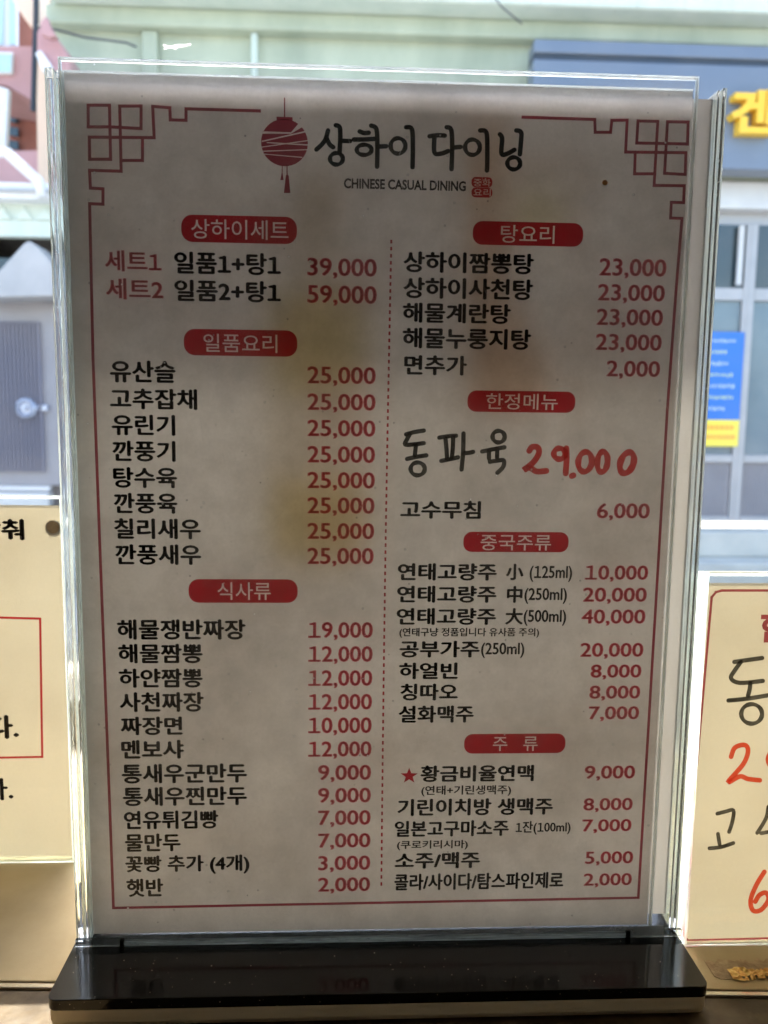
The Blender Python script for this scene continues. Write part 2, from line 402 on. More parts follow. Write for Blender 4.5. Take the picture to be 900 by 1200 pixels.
# triangle frieze on the low band over the doors
fr = MB().box(-3700, 1150, F - 20, F + 59, 1440, 1680).build('frieze_band', M['mint_pale'], mb, bevel=10)
for k in range(24):
    x = -3650 + k * 150
    t_ = MB().prism([(x, 1560), (x + 130, 1560), (x + 65, 1655)], F - 45, F - 21).build('frieze_triangle', M['mint_pale'], fr, bevel=4)
# dark panel painted in for recess shade, and door row, left half
MB().box(-3700, 1150, F + 60, F + 100, 1000, 1440).build('recess_shade', M['dark_glass'], mb)
MB().box(-3700, 1150, F + 150, F + 200, -1120, 1000).build('back_panel', M['door_grey'], mb)
def ribbed_door(x0, x1, z0, z1, knob=True):
    d = MB().box(x0, x1, F + 60, F + 120, z0, z1).build('door', M['door_grey'], mb, bevel=6)
    r = MB()
    x = x0 + 130
    while x < x1 - 130:
        r.box(x, x + 15, F + 20, F + 61, z0 + 110, z1 - 150); x += 30
    tag(r.build('rib_panel', M['rib'], d), kind='stuff')
    if knob:
        kx, kz = (x0 + 255, 194) if knob is True else knob
        k_ = MB()
        n = 28
        for (ro, ri, ya, yb) in ((78, 40, F - 30, F + 40),):
            vs = []; fs = []
            for i in range(n):
                a = 2 * math.pi * i / n
                vs += [(kx + ro * math.cos(a), ya + 20, kz + ro * math.sin(a)), (kx + (ro + ri) / 2 * math.cos(a), ya, kz + (ro + ri) / 2 * math.sin(a)), (kx + ri * math.cos(a), ya + 25, kz + ri * math.sin(a)), (kx + ro * math.cos(a), yb, kz + ro * math.sin(a))]
            for i in range(n):
                j = (i + 1) % n
                fs += [(4 * i, 4 * j, 4 * j + 1, 4 * i + 1), (4 * i + 1, 4 * j + 1, 4 * j + 2, 4 * i + 2), (4 * i, 4 * i + 3, 4 * j + 3, 4 * j)]
            fs.append(tuple(4 * i + 2 for i in range(n)))
            k_.add(vs, fs)
        k_.tube([(kx, F - 45, kz), (kx, F + 40, kz)], 16, 14)
        k_.build('handle', M['chrome'], d, smooth=False)
        MB().box(kx + 70, kx + 150, F + 20, F + 60, kz - 18, kz + 30).build('lock', M['chrome'], d, bevel=8)
ribbed_door(-3560, -2200, -400, 985, knob=(-2440, 190))
for k in range(3): ribbed_door(-2190 + k * 1110, -1090 + k * 1110, -1000, 985, knob=None)
MB().box(-3700, -2300, F + 30, F + 121, -440, -401).build('threshold', M['alu_light'], mb, bevel=4)
MB().box(-3700, -2300, F + 0, F + 121, -560, -450).build('threshold', M['alu_light'], mb, bevel=6)
for z in (2250, 2560): MB().box(-2150, 1260, F - 3, F + 1, z, z + 9).build('wall_joint', M['step'], mb)
MB().tube([(-700, F - 60, 1900), (-700, F - 60, 2870)], 26, 10).build('rain_pipe', M['mint_pale'], mb)
for k in range(30): MB().box(-2100 + k * 340, -2094 + k * 340, F - 331.5, F - 329, 3012, 3490).build('cornice_joint', M['step'], mb)
# grey canvas gable under the frieze
MB().prism([(at(x, y, F - 260).x, at(x, y, F - 260).z) for x, y in [(-45, 350), (0, 316), (27, 286), (33, 282), (39, 285), (60, 308), (92, 345), (60, 347)]], F - 260, F + 30).build('canvas_gable', M['grey_cloth'], mb, bevel=10)
# steps
MB().box(1100, 8000, F - 420, F + 60, -1120, -900).build('step', M['step'], mb, bevel=12)
MB().box(1100, 8000, F - 160, F + 60, -899, -700).build('step', M['step'], mb, bevel=12)
MB().box(-3700, 1099, F - 100, F + 60, -1120, -570).build('plinth', M['step'], mb, bevel=12)
# shopfront on the right
MB().box(1150, 8000, F - 60, F + 200, 1750, 1949).build('white_band', M['white_strip'], mb, bevel=12)
MB().box(1150, 8000, F + 61, F + 200, 1660, 1749).build('lintel', M['alu'], mb)
mx0 = at(874, 400, F).x
sf = [(1150, 1900), (1900, 2500), (2500, mx0), (mx0, 3900), (3900, 4800), (4800, 5700)]
for (x0, x1) in sf:
    fr_ = MB()
    fr_.box(x0, x0 + 55, F + 20, F + 90, -640, 1659).box(x1 - 35, x1, F + 20, F + 90, -640, 1659)
    fr_.box(x0 + 56, x1 - 36, F + 20, F + 90, 1085, 1180).box(x0 + 56, x1 - 36, F + 20, F + 90, -170, -110)
    fr_.box(x0 + 56, x1 - 36, F + 20, F + 90, -640, -600)
    q = fr_.build('window_frame', M['alu'], mb, bevel=5)
    MB().box(x0 + 57, x1 - 37, F + 50, F + 60, 1181, 1658).build('pane', M['dark_glass'], q)
    MB().box(x0 + 57, x1 - 37, F + 50, F + 60, -109, 1084).build('pane', M['shop_glass'], q)
    r = MB().box(x0 + 57, x1 - 37, F + 50, F + 70, -599, -171)
    x = x0 + 75
    while x < x1 - 60: r.box(x, x + 12, F + 40, F + 51, -590, -180); x += 28
    tag(r.build('lower_panel', M['door_grey'], q), kind='stuff')
for x in (2990, 3330): MB().tube([(x, F + 10, 1200), (x, F + 10, 1640)], 22, 10).build('curtain_roll', M['alu_light'], mb)
# blue and yellow notice in the shop window
po = thing('blue_poster', (2950, F + 30, -60), 'tall blue notice with a yellow foot in the window behind the right edge', 'poster')
a0, a1 = at(822, 388, F + 15), at(871, 522, F + 15)
px0, px1, pz1, pz0 = a0.x, at(873, 388, F + 15).x, at(850, 389, F + 15).z, at(850, 492, F + 15).z
pb0 = at(850, 523, F + 15).z
MB().box(px0, px1, F + 12, F + 18, pz0, pz1).build('blue_field', M['poster_blue'], po)
MB().box(px0, px1, F + 12, F + 18, pb0, pz0 - 1).build('yellow_field', M['poster_yellow'], po)
for k in range(7):
    z = pz1 - 70 - k * 87; x = px0 + 30
    ln = MB(); end = px1 - 40 - random.choice([0, 40, 90])
    while x < end:
        w_ = random.uniform(14, 30); ln.box(x, x + w_ * .75, F + 9, F + 11.5, z - random.uniform(6, 16), z + random.uniform(8, 17)); x += w_ + 8
    ln.build('text_line', M['pale_yellow'] if k in (1, 3, 5) else M['white_print'], po)
for k in range(2):
    z = pz0 - 60 - k * 75; x = px0 + 40; ln = MB()
    while x < px1 - 50:
        w_ = random.uniform(16, 34); ln.box(x, x + w_, F + 9, F + 11.5, z - 18, z + 18); x += w_ + 9
    ln.build('text_line', M['red_print'], po)
# blue sign box with yellow letters
sg = thing('shop_sign', (3500, F - 100, 1950), 'long blue shop sign with raised yellow letters at upper right', 'sign')
MB().box(1270, 8000, F - 320, F - 130, 1955, 2660).build('sign_panel', M['blue_sign'], sg, bevel=10)
MB().box(1275, 8000, F - 300, F - 130, 2661, 2700).build('seam', M['dark_blue'], sg)
MB().box(1270, 8000, F - 325, F - 130, 2701, 2790).build('sign_cap', M['blue_sign'], sg, bevel=10)

# ------------------------------------------------------------ lettering
_tmp = []
_one = {}
def glyphs(txt, off=0.0, res=3):
    if '1' not in txt or txt == '１': return glyphs0(txt, off, res)
    # the default face draws 1 as a bare stem: set the flagged one of the Korean face in its place
    key = (round(off, 4), res)
    if key not in _one:
        v, f, b = glyphs0('１', off, res); _one[key] = (v, f, b)
        v0 = glyphs0('0', off, res)[0]; _one['h', key] = (min(p[1] for p in v0), max(p[1] for p in v0))
    v1, f1, b1 = _one[key]; h0, h1 = _one['h', key]
    ax = min(p[0] for p in v1); bx = max(p[0] for p in v1); ay = min(p[1] for p in v1); by = max(p[1] for p in v1)
    k_ = (h1 - h0) / (by - ay); one = [((p[0] - ax) * k_, h0 + .008 + (p[1] - ay) * k_ * .975) for p in v1]; w1 = (bx - ax) * k_
    V, Fc, B, cur = [], [], [], 0.0
    parts = []
    for i, seg in enumerate(txt.split('1')):
        if i: parts.append('1')
        if seg: parts.append(seg)
    for p in parts:
        if p == '1': vs, fs, bl = one, f1, b1; wd = w1; sh = cur
        else:
            vs, fs, bl = glyphs0(p, off, res); mn = min(q[0] for q in vs); wd = max(q[0] for q in vs) - mn; sh = cur - mn
            if p.startswith(' '): sh += .18; wd += .18
        n0 = len(V); V += [(q[0] + sh, q[1]) for q in vs]; Fc += [tuple(i + n0 for i in f) for f in fs]; B += [(a + n0, b + n0) for a, b in bl]
        cur += wd + .085
    return V, Fc, B
def glyphs0(txt, off=0.0, res=3):
    c = bpy.data.curves.new('tmp', 'FONT'); c.body = txt; c.size = 1; c.offset = off; c.resolution_u = res
    o = bpy.data.objects.new('tmp', c); C.objects.link(o)
    dg = bpy.context.evaluated_depsgraph_get(); oe = o.evaluated_get(dg); me = oe.to_mesh()
    bm = bmesh.new(); bm.from_mesh(me); bmesh.ops.remove_doubles(bm, verts=bm.verts, dist=1e-5)
    vs = [(v.co.x, v.co.y) for v in bm.verts]; fs = [tuple(v.index for v in f.verts) for f in bm.faces]
    bm.verts.index_update(); vs = [(v.co.x, v.co.y) for v in bm.verts]; fs = [tuple(v.index for v in f.verts) for f in bm.faces]
    bl = [(e.verts[0].index, e.verts[1].index) for e in bm.edges if e.is_boundary]
    bm.free(); oe.to_mesh_clear(); bpy.data.objects.remove(o); bpy.data.curves.remove(c)
    return vs, fs, bl
def fit(vs, x0, x1, z0, z1):
    ax = min(v[0] for v in vs); bx = max(v[0] for v in vs); ay = min(v[1] for v in vs); by = max(v[1] for v in vs)
    return [(x0 + (v[0] - ax) / (bx - ax) * (x1 - x0), z0 + (v[1] - ay) / (by - ay) * (z1 - z0)) for v in vs]
def px_box(xl, yt, xr, yb, Y):
    yc = (yt + yb) / 2; xc = (xl + xr) / 2
    return at(xl, yc, Y).x, at(xr, yc, Y).x, at(xc, yb, Y).z, at(xc, yt, Y).z
def text(name, txt, box, m, parent, Y=-.12, off=0.0, copies=0.0, res=3):
    vs, fs, _ = glyphs(txt, off, res)
    x0, x1, z0, z1 = px_box(*box, Y)
    V = []; Fc = []
    pat = [(0, 0)] if not copies else [(-copies, 0), (copies, 0), (0, copies * .7), (0, -copies * .7), (0, 0)]
    if copies < 0: pat = [(a * copies, b * copies * .65) for a in (-1, 1) for b in (-1, 1)]
    allv = []
    for k, (dx, dy) in enumerate(pat):
        allv += [(v[0] + dx, v[1] + dy) for v in vs]
        Fc += [tuple(i + k * len(vs) for i in f) for f in fs]
    allv = fit(allv, x0, x1, z0, z1)
    me = bpy.data.meshes.new(name)
    me.from_pydata([Vector((v[0], Y - .006 * (i // len(vs)), v[1])) * .001 for i, v in enumerate(allv)], [], Fc)
    face_cam(me)
    return link(name, me, m, parent)
def badge(txt, box, tbox, m, parent, Y=-.10):
    """rounded heading bar with the letters left out, so the paper shows through them"""
    x0, x1, z0, z1 = px_box(*box, Y); r = (z1 - z0) * .42; out = []
    for cx, cz, a0 in ((x1 - r, z1 - r, 0), (x0 + r, z1 - r, 90), (x0 + r, z0 + r, 180), (x1 - r, z0 + r, 270)):
        for k in range(7): a = R(a0 + 15 * k); out.append((cx + r * math.cos(a), cz + r * math.sin(a)))
    vs, fs, bl = glyphs(txt, .004, 3); vs = fit(vs, *px_box(*tbox, Y))
    pts = [Vector(p) for p in out] + [Vector(v) for v in vs]; n = len(out)
    ed = [(i, (i + 1) % n) for i in range(n)] + [(a + n, b + n) for a, b in bl]
    V, E_, Fc, *_ = geometry.delaunay_2d_cdt(pts, ed, [], 0, 1e-5)
    tris = [[Vector(vs[i]) for i in f] for f in fs]
    bb = [(min(p.x for p in t), max(p.x for p in t), min(p.y for p in t), max(p.y for p in t), t) for t in tris]
    keep = []
    for f in Fc:
        c = sum((V[i] for i in f), Vector((0, 0))) / len(f); hit = False
        for (ax, bx, ay, by, t) in bb:
            if ax <= c.x <= bx and ay <= c.y <= by:
                for k in range(1, len(t) - 1):
                    if geometry.intersect_point_tri_2d(c, t[0], t[k], t[k + 1]): hit = True; break
            if hit: break
        if not hit: keep.append(tuple(f))
    me = bpy.data.meshes.new('section_heading'); me.from_pydata([Vector((v.x, Y, v.y)) * .001 for v in V], [], keep)
    face_cam(me)
    return link('section_heading', me, m, parent)

# raised yellow letter on the sign
def solid_text(name, txt, box, m, parent, Y, depth, off=.02):
    vs, fs, bl = glyphs(txt, off, 3); vs = fit(vs, *px_box(*box, Y)); n = len(vs)
    V = [Vector((v[0], Y, v[1])) * .001 for v in vs] + [Vector((v[0], Y + depth, v[1])) * .001 for v in vs]
    Fc = list(fs) + [tuple(i + n for i in reversed(f)) for f in fs] + [(a, b, b + n, a + n) for a, b in bl]
    me = bpy.data.meshes.new(name); me.from_pydata(V, [], Fc)
    return link(name, me, m, parent)
solid_text('sign_letter', '겐', (857, 104, 909, 156), M['yellow'], sg, F - 410, 88, .035)

# ------------------------------------------------------------ pink building at the far left
pk = thing('pink_building', (-5000, 8000, -1250), 'pink and terracotta building at the far left beyond the green one', 'building')
MB().box(-8000, -2950, 8000, 12000, -1250, 7000).build('wall', M['terracotta'], pk)
G = 7900
def pxq(name, pts, m, Y, th, parent, **k):
    P_ = [at(x, y, Y) for x, y in pts]
    return MB().prism([(p.x, p.z) for p in P_], Y, Y + th).build(name, m, parent, **k)
pxq('balcony', [(-40, 55), (40, 54), (38, 118), (8, 100), (-40, 92)], M['pink'], 7000, 900, pk)
w1 = pxq('window', [(-10, 60), (15, 61), (14, 86), (-10, 86)], M['white_paint'], 6960, 38, pk, bevel=8)
pxq('pane', [(-8, 63), (13, 64), (12, 84), (-8, 83)], M['pale_window'], 6945, 12, w1)
w2 = pxq('window', [(-10, -60), (19, -60), (19, 56), (-10, 56)], M['white_paint'], 7300, 60, pk, bevel=8)
pxq('pane', [(-8, -55), (4, -55), (3, 52), (-8, 52)], M['pale_window'], 7280, 15, w2)
pxq('pane', [(10, -55), (18, -55), (18, 52), (11, 52)], M['pale_window'], 7280, 15, w2)
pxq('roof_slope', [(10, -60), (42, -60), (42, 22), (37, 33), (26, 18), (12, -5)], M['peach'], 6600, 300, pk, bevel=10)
pxq('corner_post', [(-12, 98), (10, 104), (6, 180), (-12, 180)], M['white_paint'], 6900, 70, pk, bevel=10)
pxq('lower_wall', [(-60, 178), (60, 176), (60, 240), (-60, 240)], M['pink'], 6800, 60, pk)
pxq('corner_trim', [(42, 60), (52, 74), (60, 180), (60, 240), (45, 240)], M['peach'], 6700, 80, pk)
for k in range(3): pxq('louvre', [(10, 132 + k * 16), (21, 134 + k * 16), (21, 144 + k * 16), (10, 142 + k * 16)], M['dark_glass'], 7950, 30, pk)
dp = MB().tube([at(43, -30, 6400), at(42, 35, 6400), at(41, 60, 6400), at(39, 130, 6400)], 22, 8).build('drain_pipe', M['cable'], pk)
# pink canopy hanging off the corner of the green house
cn = thing('pink_canopy', (-2000, 5400, 2300), 'small pink sloping canopy on the left corner of the mint building', 'canopy')
pxq('canopy_sheet', [(43, 38), (50, 22), (58, 34), (68, 46), (80, 66), (84, 84), (60, 84), (43, 60)], M['pink'], 5500, 250, cn, bevel=10)
pxq('canopy_trim', [(41, 62), (47, 58), (60, 76), (60, 84), (50, 84)], M['white_paint'], 5440, 50, cn, bevel=6)
pxq('canopy_bracket', [(47, 26), (54, 18), (58, 30), (66, 42), (58, 44), (48, 40)], M['pink'], 5380, 60, cn, bevel=6)
# white rail in front
rl = thing('white_handrail', (-2400, 5700, 1650), 'thick white sloping handrail above the grey door on the left', 'handrail')
MB().tube([at(-60, 178, 5800), at(0, 178, 5800), at(8, 179, 5800), at(46, 213, 5800), at(50, 232, 5800)], 38, 12).build('rail', M['white_paint'], rl, smooth=True)
g0 = at(-60, 214, 5830); g1 = at(64, 232, 5830)
MB().box(g0.x, g1.x, 5820, 5990, at(20, 233, 5830).z, at(20, 214, 5830).z).build('gutter', M['white_paint'], rl, bevel=10)
MB().box(g0.x, g1.x, 5790, 5819, at(20, 226, 5830).z, at(20, 222, 5830).z).build('gutter_lip', M['alu'], rl)
# cables
cb = MB().tube([at(x, y, 5500) for x, y in [(44, 30), (70, 36), (100, 44), (125, 47), (148, 50), (160, 55)]], 7, 6).build('cable', M['cable'])
tag(cb, 'thin dark cable sagging across the mint wall at upper left', 'cable', 'overhead cables')
cb = MB().tube([at(x, y, 5300) for x, y in [(574, -10), (588, 8), (600, 18), (612, 28)]], 5, 6).build('cable', M['cable'])
tag(cb, 'short thin cable dropping from the cornice beside the blue sign', 'cable', 'overhead cables')

# ------------------------------------------------------------ the menu stand
st = thing('menu_stand', (3, 6, -12), 'tall clear acrylic menu stand on a glossy black base', 'menu stand')
def plate(x0, x1, y0, y1, r, n=6):
    out = []
    for cx, cy_, a0 in ((x1 - r, y1 - r, 0), (x0 + r, y1 - r, 90), (x0 + r, y0 + r, 180), (x1 - r, y0 + r, 270)):
        for k in range(n + 1): a = R(a0 + 90 * k / n); out.append((cx + r * math.cos(a), cy_ + r * math.sin(a)))
    return out
BX0, BX1, BY0, BY1 = -111.0, 115.5, -31.5, 44.0
MB().slab(plate(BX0, BX1, BY0, BY1, 3.2), -6.0, -2.0).build('base_top', M['black_gloss'], st, bevel=.25, seg=2)
MB().slab(plate(BX0 + .3, BX1 - .3, BY0 + .3, BY1 - .3, 3.2), -10.8, -6.05).build('base_layer', M['painted_glow'], st, bevel=.3)
MB().slab(plate(BX0 + .6, BX1 - .6, BY0 + .6, BY1 - .6, 3.2), -12.0, -10.85).build('base_foot', M['painted_glow'], st)
XL, XR = -110.6, 115.9
# panes
MB().box(-105.2, 105.0, -2.6, -.5, -.4, 306.5).build('front_pane', M['pane'], st)
MB().box(XL + 5.8, XR - 2.5, 11.0, 13.0, -1.6, 304.2).build('back_pane', M['pane_clean'], st)
MB().box(-105.2, 105.0, 1.0, 2.4, 0, 303.6).build('middle_pane', M['pane_clean'], st)
MB().box(-105.2, 105.0, -2.7, -.4, 306.6, 307.2).build('pane_edge', M['edge_h'], st)
MB().box(-105.2, 105.0, .6, 2.6, 303.7, 304.4).build('pane_edge', M['edge_h'], st)
MB().box(105.1, 105.6, -2.6, -.5, -.4, 307.2).build('pane_edge', M['edge'], st)
MB().box(-105.8, -105.3, -2.6, -.5, -.4, 307.2).build('pane_edge', M['edge'], st)
# side walls: nested clear strips
for (x0, x1, y0, y1, m_) in ((XL, XL + .55, -1.5, 13.0, 'edge2'), (XL + .6, XL + 2.6, -1.4, 13.0, 'clear'), (XL + 3.0, XL + 4.2, 0.5, 12.0, 'clear'), (XL + 4.6, XL + 5.2, .2, 11.0, 'edge'),
                             (XR - .5, XR, -1.5, 13.0, 'edge2'), (XR - 1.4, XR - .55, -1.4, 13.0, 'clear'), (XR - 2.3, XR - 1.6, 0.5, 12.0, 'clear')):
    MB().box(x0, x1, y0, y1, -1.8, 304.4).build('side_wall', M[m_], st, bevel=.25)
# bottom lip, slot blocks
MB().box(-104.0, XR - 6, -3.4, -2.9, -1.8, 1.8).build('bottom_lip', M['lip'], st)
MB().box(-92.5, 95.0, -4.6, -3.5, -1.9, .2).build('retaining_bar', M['edge_h'], st, bevel=.2)
MB().box(-110.0, -94.0, -4.6, -3.2, -1.9, 1.0).build('corner_block', M['clear'], st, bevel=.2)
MB().box(97.0, 116.5, -4.6, -3.2, -1.9, 1.0).build('corner_block', M['clear'], st, bevel=.2)
for x in (-93.8, 95.2): MB().box(x, x + 1.5, -4.5, -3.3, -1.9, .6).build('slot', M['slot'], st)
# wear: fine scratches and dust on the front pane and side strips
wr = MB()
for k in range(150):
    if k < 70: x, z = random.uniform(-104, 104), random.uniform(4, 300)
    else: x, z = (random.uniform(XL + .4, XL + 5), random.uniform(0, 300)) if random.random() < .6 else (random.uniform(XR - 2, XR - .2), random.uniform(0, 300))
    L_ = random.uniform(.5, 4) if k >= 20 else random.uniform(5, 14); a = random.gauss(1.35, .5); wd_ = .05 if k < 70 else .07
    y_ = -2.68 if k < 70 else -1.62
    dx, dz = math.cos(a) * L_ / 2, math.sin(a) * L_ / 2; nx, nz = -math.sin(a) * wd_, math.cos(a) * wd_
    wr.add([(x - dx, y_, z - dz), (x + nx, y_, z + nz), (x + dx, y_, z + dz), (x - nx, y_, z - nz)], [(0, 1, 2, 3)])
for k in range(160):
    x, z, r_ = random.uniform(-104, 104), random.triangular(2, 304, 150), random.choice([.10, .12, .16, .25])
    wr.add([(x + r_ * math.cos(i * 1.257), -2.69, z + r_ * math.sin(i * 1.257) * random.uniform(.6, 1)) for i in range(5)], [(0, 1, 2, 3, 4)])
wm = ink('scratch haze', (.75, .75, .75)); 
m_, t_, o_ = mat('fine scratches')
tr_ = N(t_, 'BsdfTransparent'); df_ = N(t_, 'BsdfTranslucent'); df_.inputs[0].default_value = (.9, .9, .9, 1); mx_ = N(t_, 'MixShader'); mx_.inputs[0].default_value = .5
t_.links.new(tr_.outputs[0], mx_.inputs[1]); t_.links.new(df_.outputs[0], mx_.inputs[2]); t_.links.new(mx_.outputs[0], o_.inputs[0])
tag(wr.build('scratches', m_, st), kind='stuff')
sp_ = at(709, 214, -2.75)
MB().add([(sp_.x + 1.0 * math.cos(i * .7), -2.75, sp_.z + .9 * math.sin(i * .7)) for i in range(9)], [tuple(range(9))]).build('stain', M['stain'], st)

du = MB()
for k in range(170):
    r_ = random.choice([.08, .1, .14, .2])
    if k < 90: x, z = random.uniform(BX0 + 3, BX1 - 3), random.uniform(-11.5, -2.4); du.add([(x + r_ * math.cos(i * 1.257), BY0 - .06, z + r_ * .8 * math.sin(i * 1.257)) for i in range(5)], [(0, 1, 2, 3, 4)])
    else: x, y = random.uniform(BX0 + 2, BX1 - 2), random.uniform(BY0 + 1, -5); du.add([(x + r_ * math.cos(i * 1.257), y + r_ * math.sin(i * 1.257), -1.97) for i in range(5)], [(0, 1, 2, 3, 4)])
tag(du.build('dust', M['dust'], st), kind='stuff')

# ------------------------------------------------------------ the front menu sheet
ms = thing('menu_sheet', (0, 0, 0), 'large printed menu sheet with black dish names and red prices inside the tall stand', 'menu')
def sheet(name, x0, x1, z0, z1, Y, m, parent, wave=.25, th=.15):
    nx, nz = 30, 42; mbx = MB(); vs = []
    for s_ in (0, 1):
        for j in range(nz + 1):
            for i in range(nx + 1):
                u, v = i / nx, j / nz
                vs.append((x0 + (x1 - x0) * u, Y + s_ * th + wave * math.sin(u * 5 + v * 2) * math.sin(v * 6.5) * .5, z0 + (z1 - z0) * v))
    k = (nx + 1) * (nz + 1); fs = []
    for j in range(nz):
        for i in range(nx):
            a = j * (nx + 1) + i; fs.append((a, a + 1, a + nx + 2, a + nx + 1))
    mbx.add(vs[:k], fs)
    return mbx.build(name, m, parent, smooth=True)
sheet('sheet', -104.8, 104.7, .2, 303.4, 0.0, M['paper'], ms, wave=0.0)

def bars(pts, wd, Y, mb):                         # square-cornered line in photo pixels
    P_ = [at(x, y, Y) for x, y in pts]
    for k in range(len(P_) - 1):
        a, c = P_[k], P_[k + 1]; h = wd / 2
        d = Vector((c.x - a.x, c.z - a.z)).normalized(); n_ = Vector((-d.y, d.x))
        ax, az, cx, cz = a.x - d.x * h, a.z - d.y * h, c.x + d.x * h, c.z + d.y * h
        yy = Y - .004 * (mb.cnt % 12); mb.cnt += 1
        mb.add([(ax + n_.x * h, yy, az + n_.y * h), (cx + n_.x * h, yy, cz + n_.y * h), (cx - n_.x * h, yy, cz - n_.y * h), (ax - n_.x * h, yy, az - n_.y * h)], [(0, 1, 2, 3)])
def union_lines(groups, wd, Y, name, m, parent):
    """the lines drawn as one flat shape without overlaps (cells of a constrained triangulation)"""
    quads = []
    for pts in groups:
        P_ = [at(x, y, Y) for x, y in pts]
        for k in range(len(P_) - 1):
            a, c = P_[k], P_[k + 1]; h = wd / 2
            d = Vector((c.x - a.x, c.z - a.z)).normalized(); n_ = Vector((-d.y, d.x))
            A = Vector((a.x, a.z)) - d * h; B = Vector((c.x, c.z)) + d * h
            quads.append([A + n_ * h, B + n_ * h, B - n_ * h, A - n_ * h])
    pts = []; ed = []
    for q in quads:
        b0 = len(pts); pts += q; ed += [(b0 + i, b0 + (i + 1) % 4) for i in range(4)]
    V, E_, Fc, *_ = geometry.delaunay_2d_cdt(pts, ed, [], 0, 1e-4)
    keep = []
    for f in Fc:
        c = sum((V[i] for i in f), Vector((0, 0))) / len(f)
        for q in quads:
            if geometry.intersect_point_tri_2d(c, q[0], q[1], q[2]) or geometry.intersect_point_tri_2d(c, q[0], q[2], q[3]): keep.append(tuple(f)); break
    me = bpy.data.meshes.new(name); me.from_pydata([Vector((v.x, Y, v.y)) * .001 for v in V], [], keep); face_cam(me)
    return link(name, me, m, parent)
tl = lambda L: [(80 + x / 7.5, 110 + y / 7.5) for x, y in L]
tr = lambda L: [(690 + x / 5.294, 120 + y / 5.294) for x, y in L]
lines = [
    tl([(362, 290), (175, 290), (175, 100), (362, 100), (372, 575), (188, 575), (185, 380), (755, 385)]),
    tl([(362, 290), (640, 305), (640, 107), (452, 107), (465, 680), (187, 672), (195, 828), (305, 835), (305, 970), (188, 965)]),
    tl([(468, 585), (652, 585), (652, 388)]),
    tl([(755, 385), (742, 110)]) + [(199.0, 126.3), (199.6, 140.5), (218.0, 141.0), (218.0, 127.5), (304, 130)],
    [(105.0, 238.7), (109, 420), (117, 640), (125, 850), (133, 1064), (440, 1058), (748, 1052), (757, 900), (769, 700), (782, 480), (793, 330)] + tr([(578, 720), (507, 717), (512, 620), (588, 622), (592, 517), (405, 515), (428, 118), (305, 115), (297, 252), (612, 258), (616, 122), (488, 120), (470, 440), (598, 447), (602, 312), (228, 308), (238, 110)]) + [(717, 141), (715.5, 155), (697.5, 155), (697, 140), (613, 137.3)],
    tr([(288, 312), (284, 443), (410, 443)]),
]
union_lines(lines, 1.02, -.10, 'printed_border', M['maroon_ink'], ms)
# dashed divider
db = MB()
n = 92
for k in range(n):
    t0 = k / n; t1 = t0 + .52 / n
    f = lambda t: (458.6 + (446.8 - 458.6) * t - 1.2 * math.sin(math.pi * t), 281 + (1042 - 281) * t)
    a, c = at(*f(t0), -.1), at(*f(t1), -.1)
    db.add([(a.x - .33, -.1, a.z), (a.x + .33, -.1, a.z), (c.x + .33, -.1, c.z), (c.x - .33, -.1, c.z)], [(0, 1, 2, 3)])
db.build('dashed_divider', M['red_ink'], ms)

# lantern emblem
ln_ = MB()
cx, cz, Y_ = at(333.4, 167.2, -.1).x, at(333.4, 167.2, -.1).z, -.1
r_ = 7.55
poly = [Vector((cx + r_ * 1.03 * math.cos(a), cz + r_ * math.sin(a))) for a in [2 * math.pi * k / 40 for k in range(40)]]
cuts = [((44, 150), (135, 146), (186, 120), (135, 150)), ((44, 172), (186, 140), (188, 144), (44, 176)), ((44, 190), (187, 170), (187, 173), (44, 193)), ((60, 176), (188, 183), (188, 187), (60, 179)), ((44, 203), (187, 198), (187, 201), (44, 206)), ((50, 212), (170, 222), (170, 225), (50, 214))]
cq = [[Vector((at(290 + x / 2.647, 100 + y / 2.647, -.1).x, at(290 + x / 2.647, 100 + y / 2.647, -.1).z)) for x, y in q] for q in cuts]
pts = list(poly); ed = [(i, (i + 1) % 40) for i in range(40)]
for q in cq:
    b0 = len(pts); pts += q; ed += [(b0 + i, b0 + (i + 1) % 4) for i in range(4)]
V, E_, Fc, *_ = geometry.delaunay_2d_cdt(pts, ed, [], 0, 1e-4)
keep = []
for f in Fc:
    c = sum((V[i] for i in f), Vector((0, 0))) / len(f)
    if (c - Vector((cx, cz))).length > r_ * 1.03: continue
    if any(geometry.intersect_point_tri_2d(c, q[0], q[1], q[2]) or geometry.intersect_point_tri_2d(c, q[0], q[2], q[3]) for q in cq): continue
    keep.append(tuple(f))
ln_.add([(v.x, -.1, v.y) for v in V], keep)
def pq(L, Y=-.104): ln_.add([(*(at(290 + x / 2.647, 100 + y / 2.647, Y)),) for x, y in L], [tuple(range(len(L)))])
pq([(113, 38), (117, 38), (117, 98), (113, 98)]); pq([(90, 97), (140, 99), (140, 109), (90, 107)], -.108)
pq([(106.5, 250), (109, 250), (109, 272), (112, 294), (102, 294), (106, 272)]); pq([(121, 248), (124, 248), (125, 278), (128, 280), (133, 334), (113, 334), (119, 280), (121, 278)])
me = ln_.mesh('lantern_emblem'); face_cam(me); link('lantern_emblem', me, M['maroon_ink'], ms)

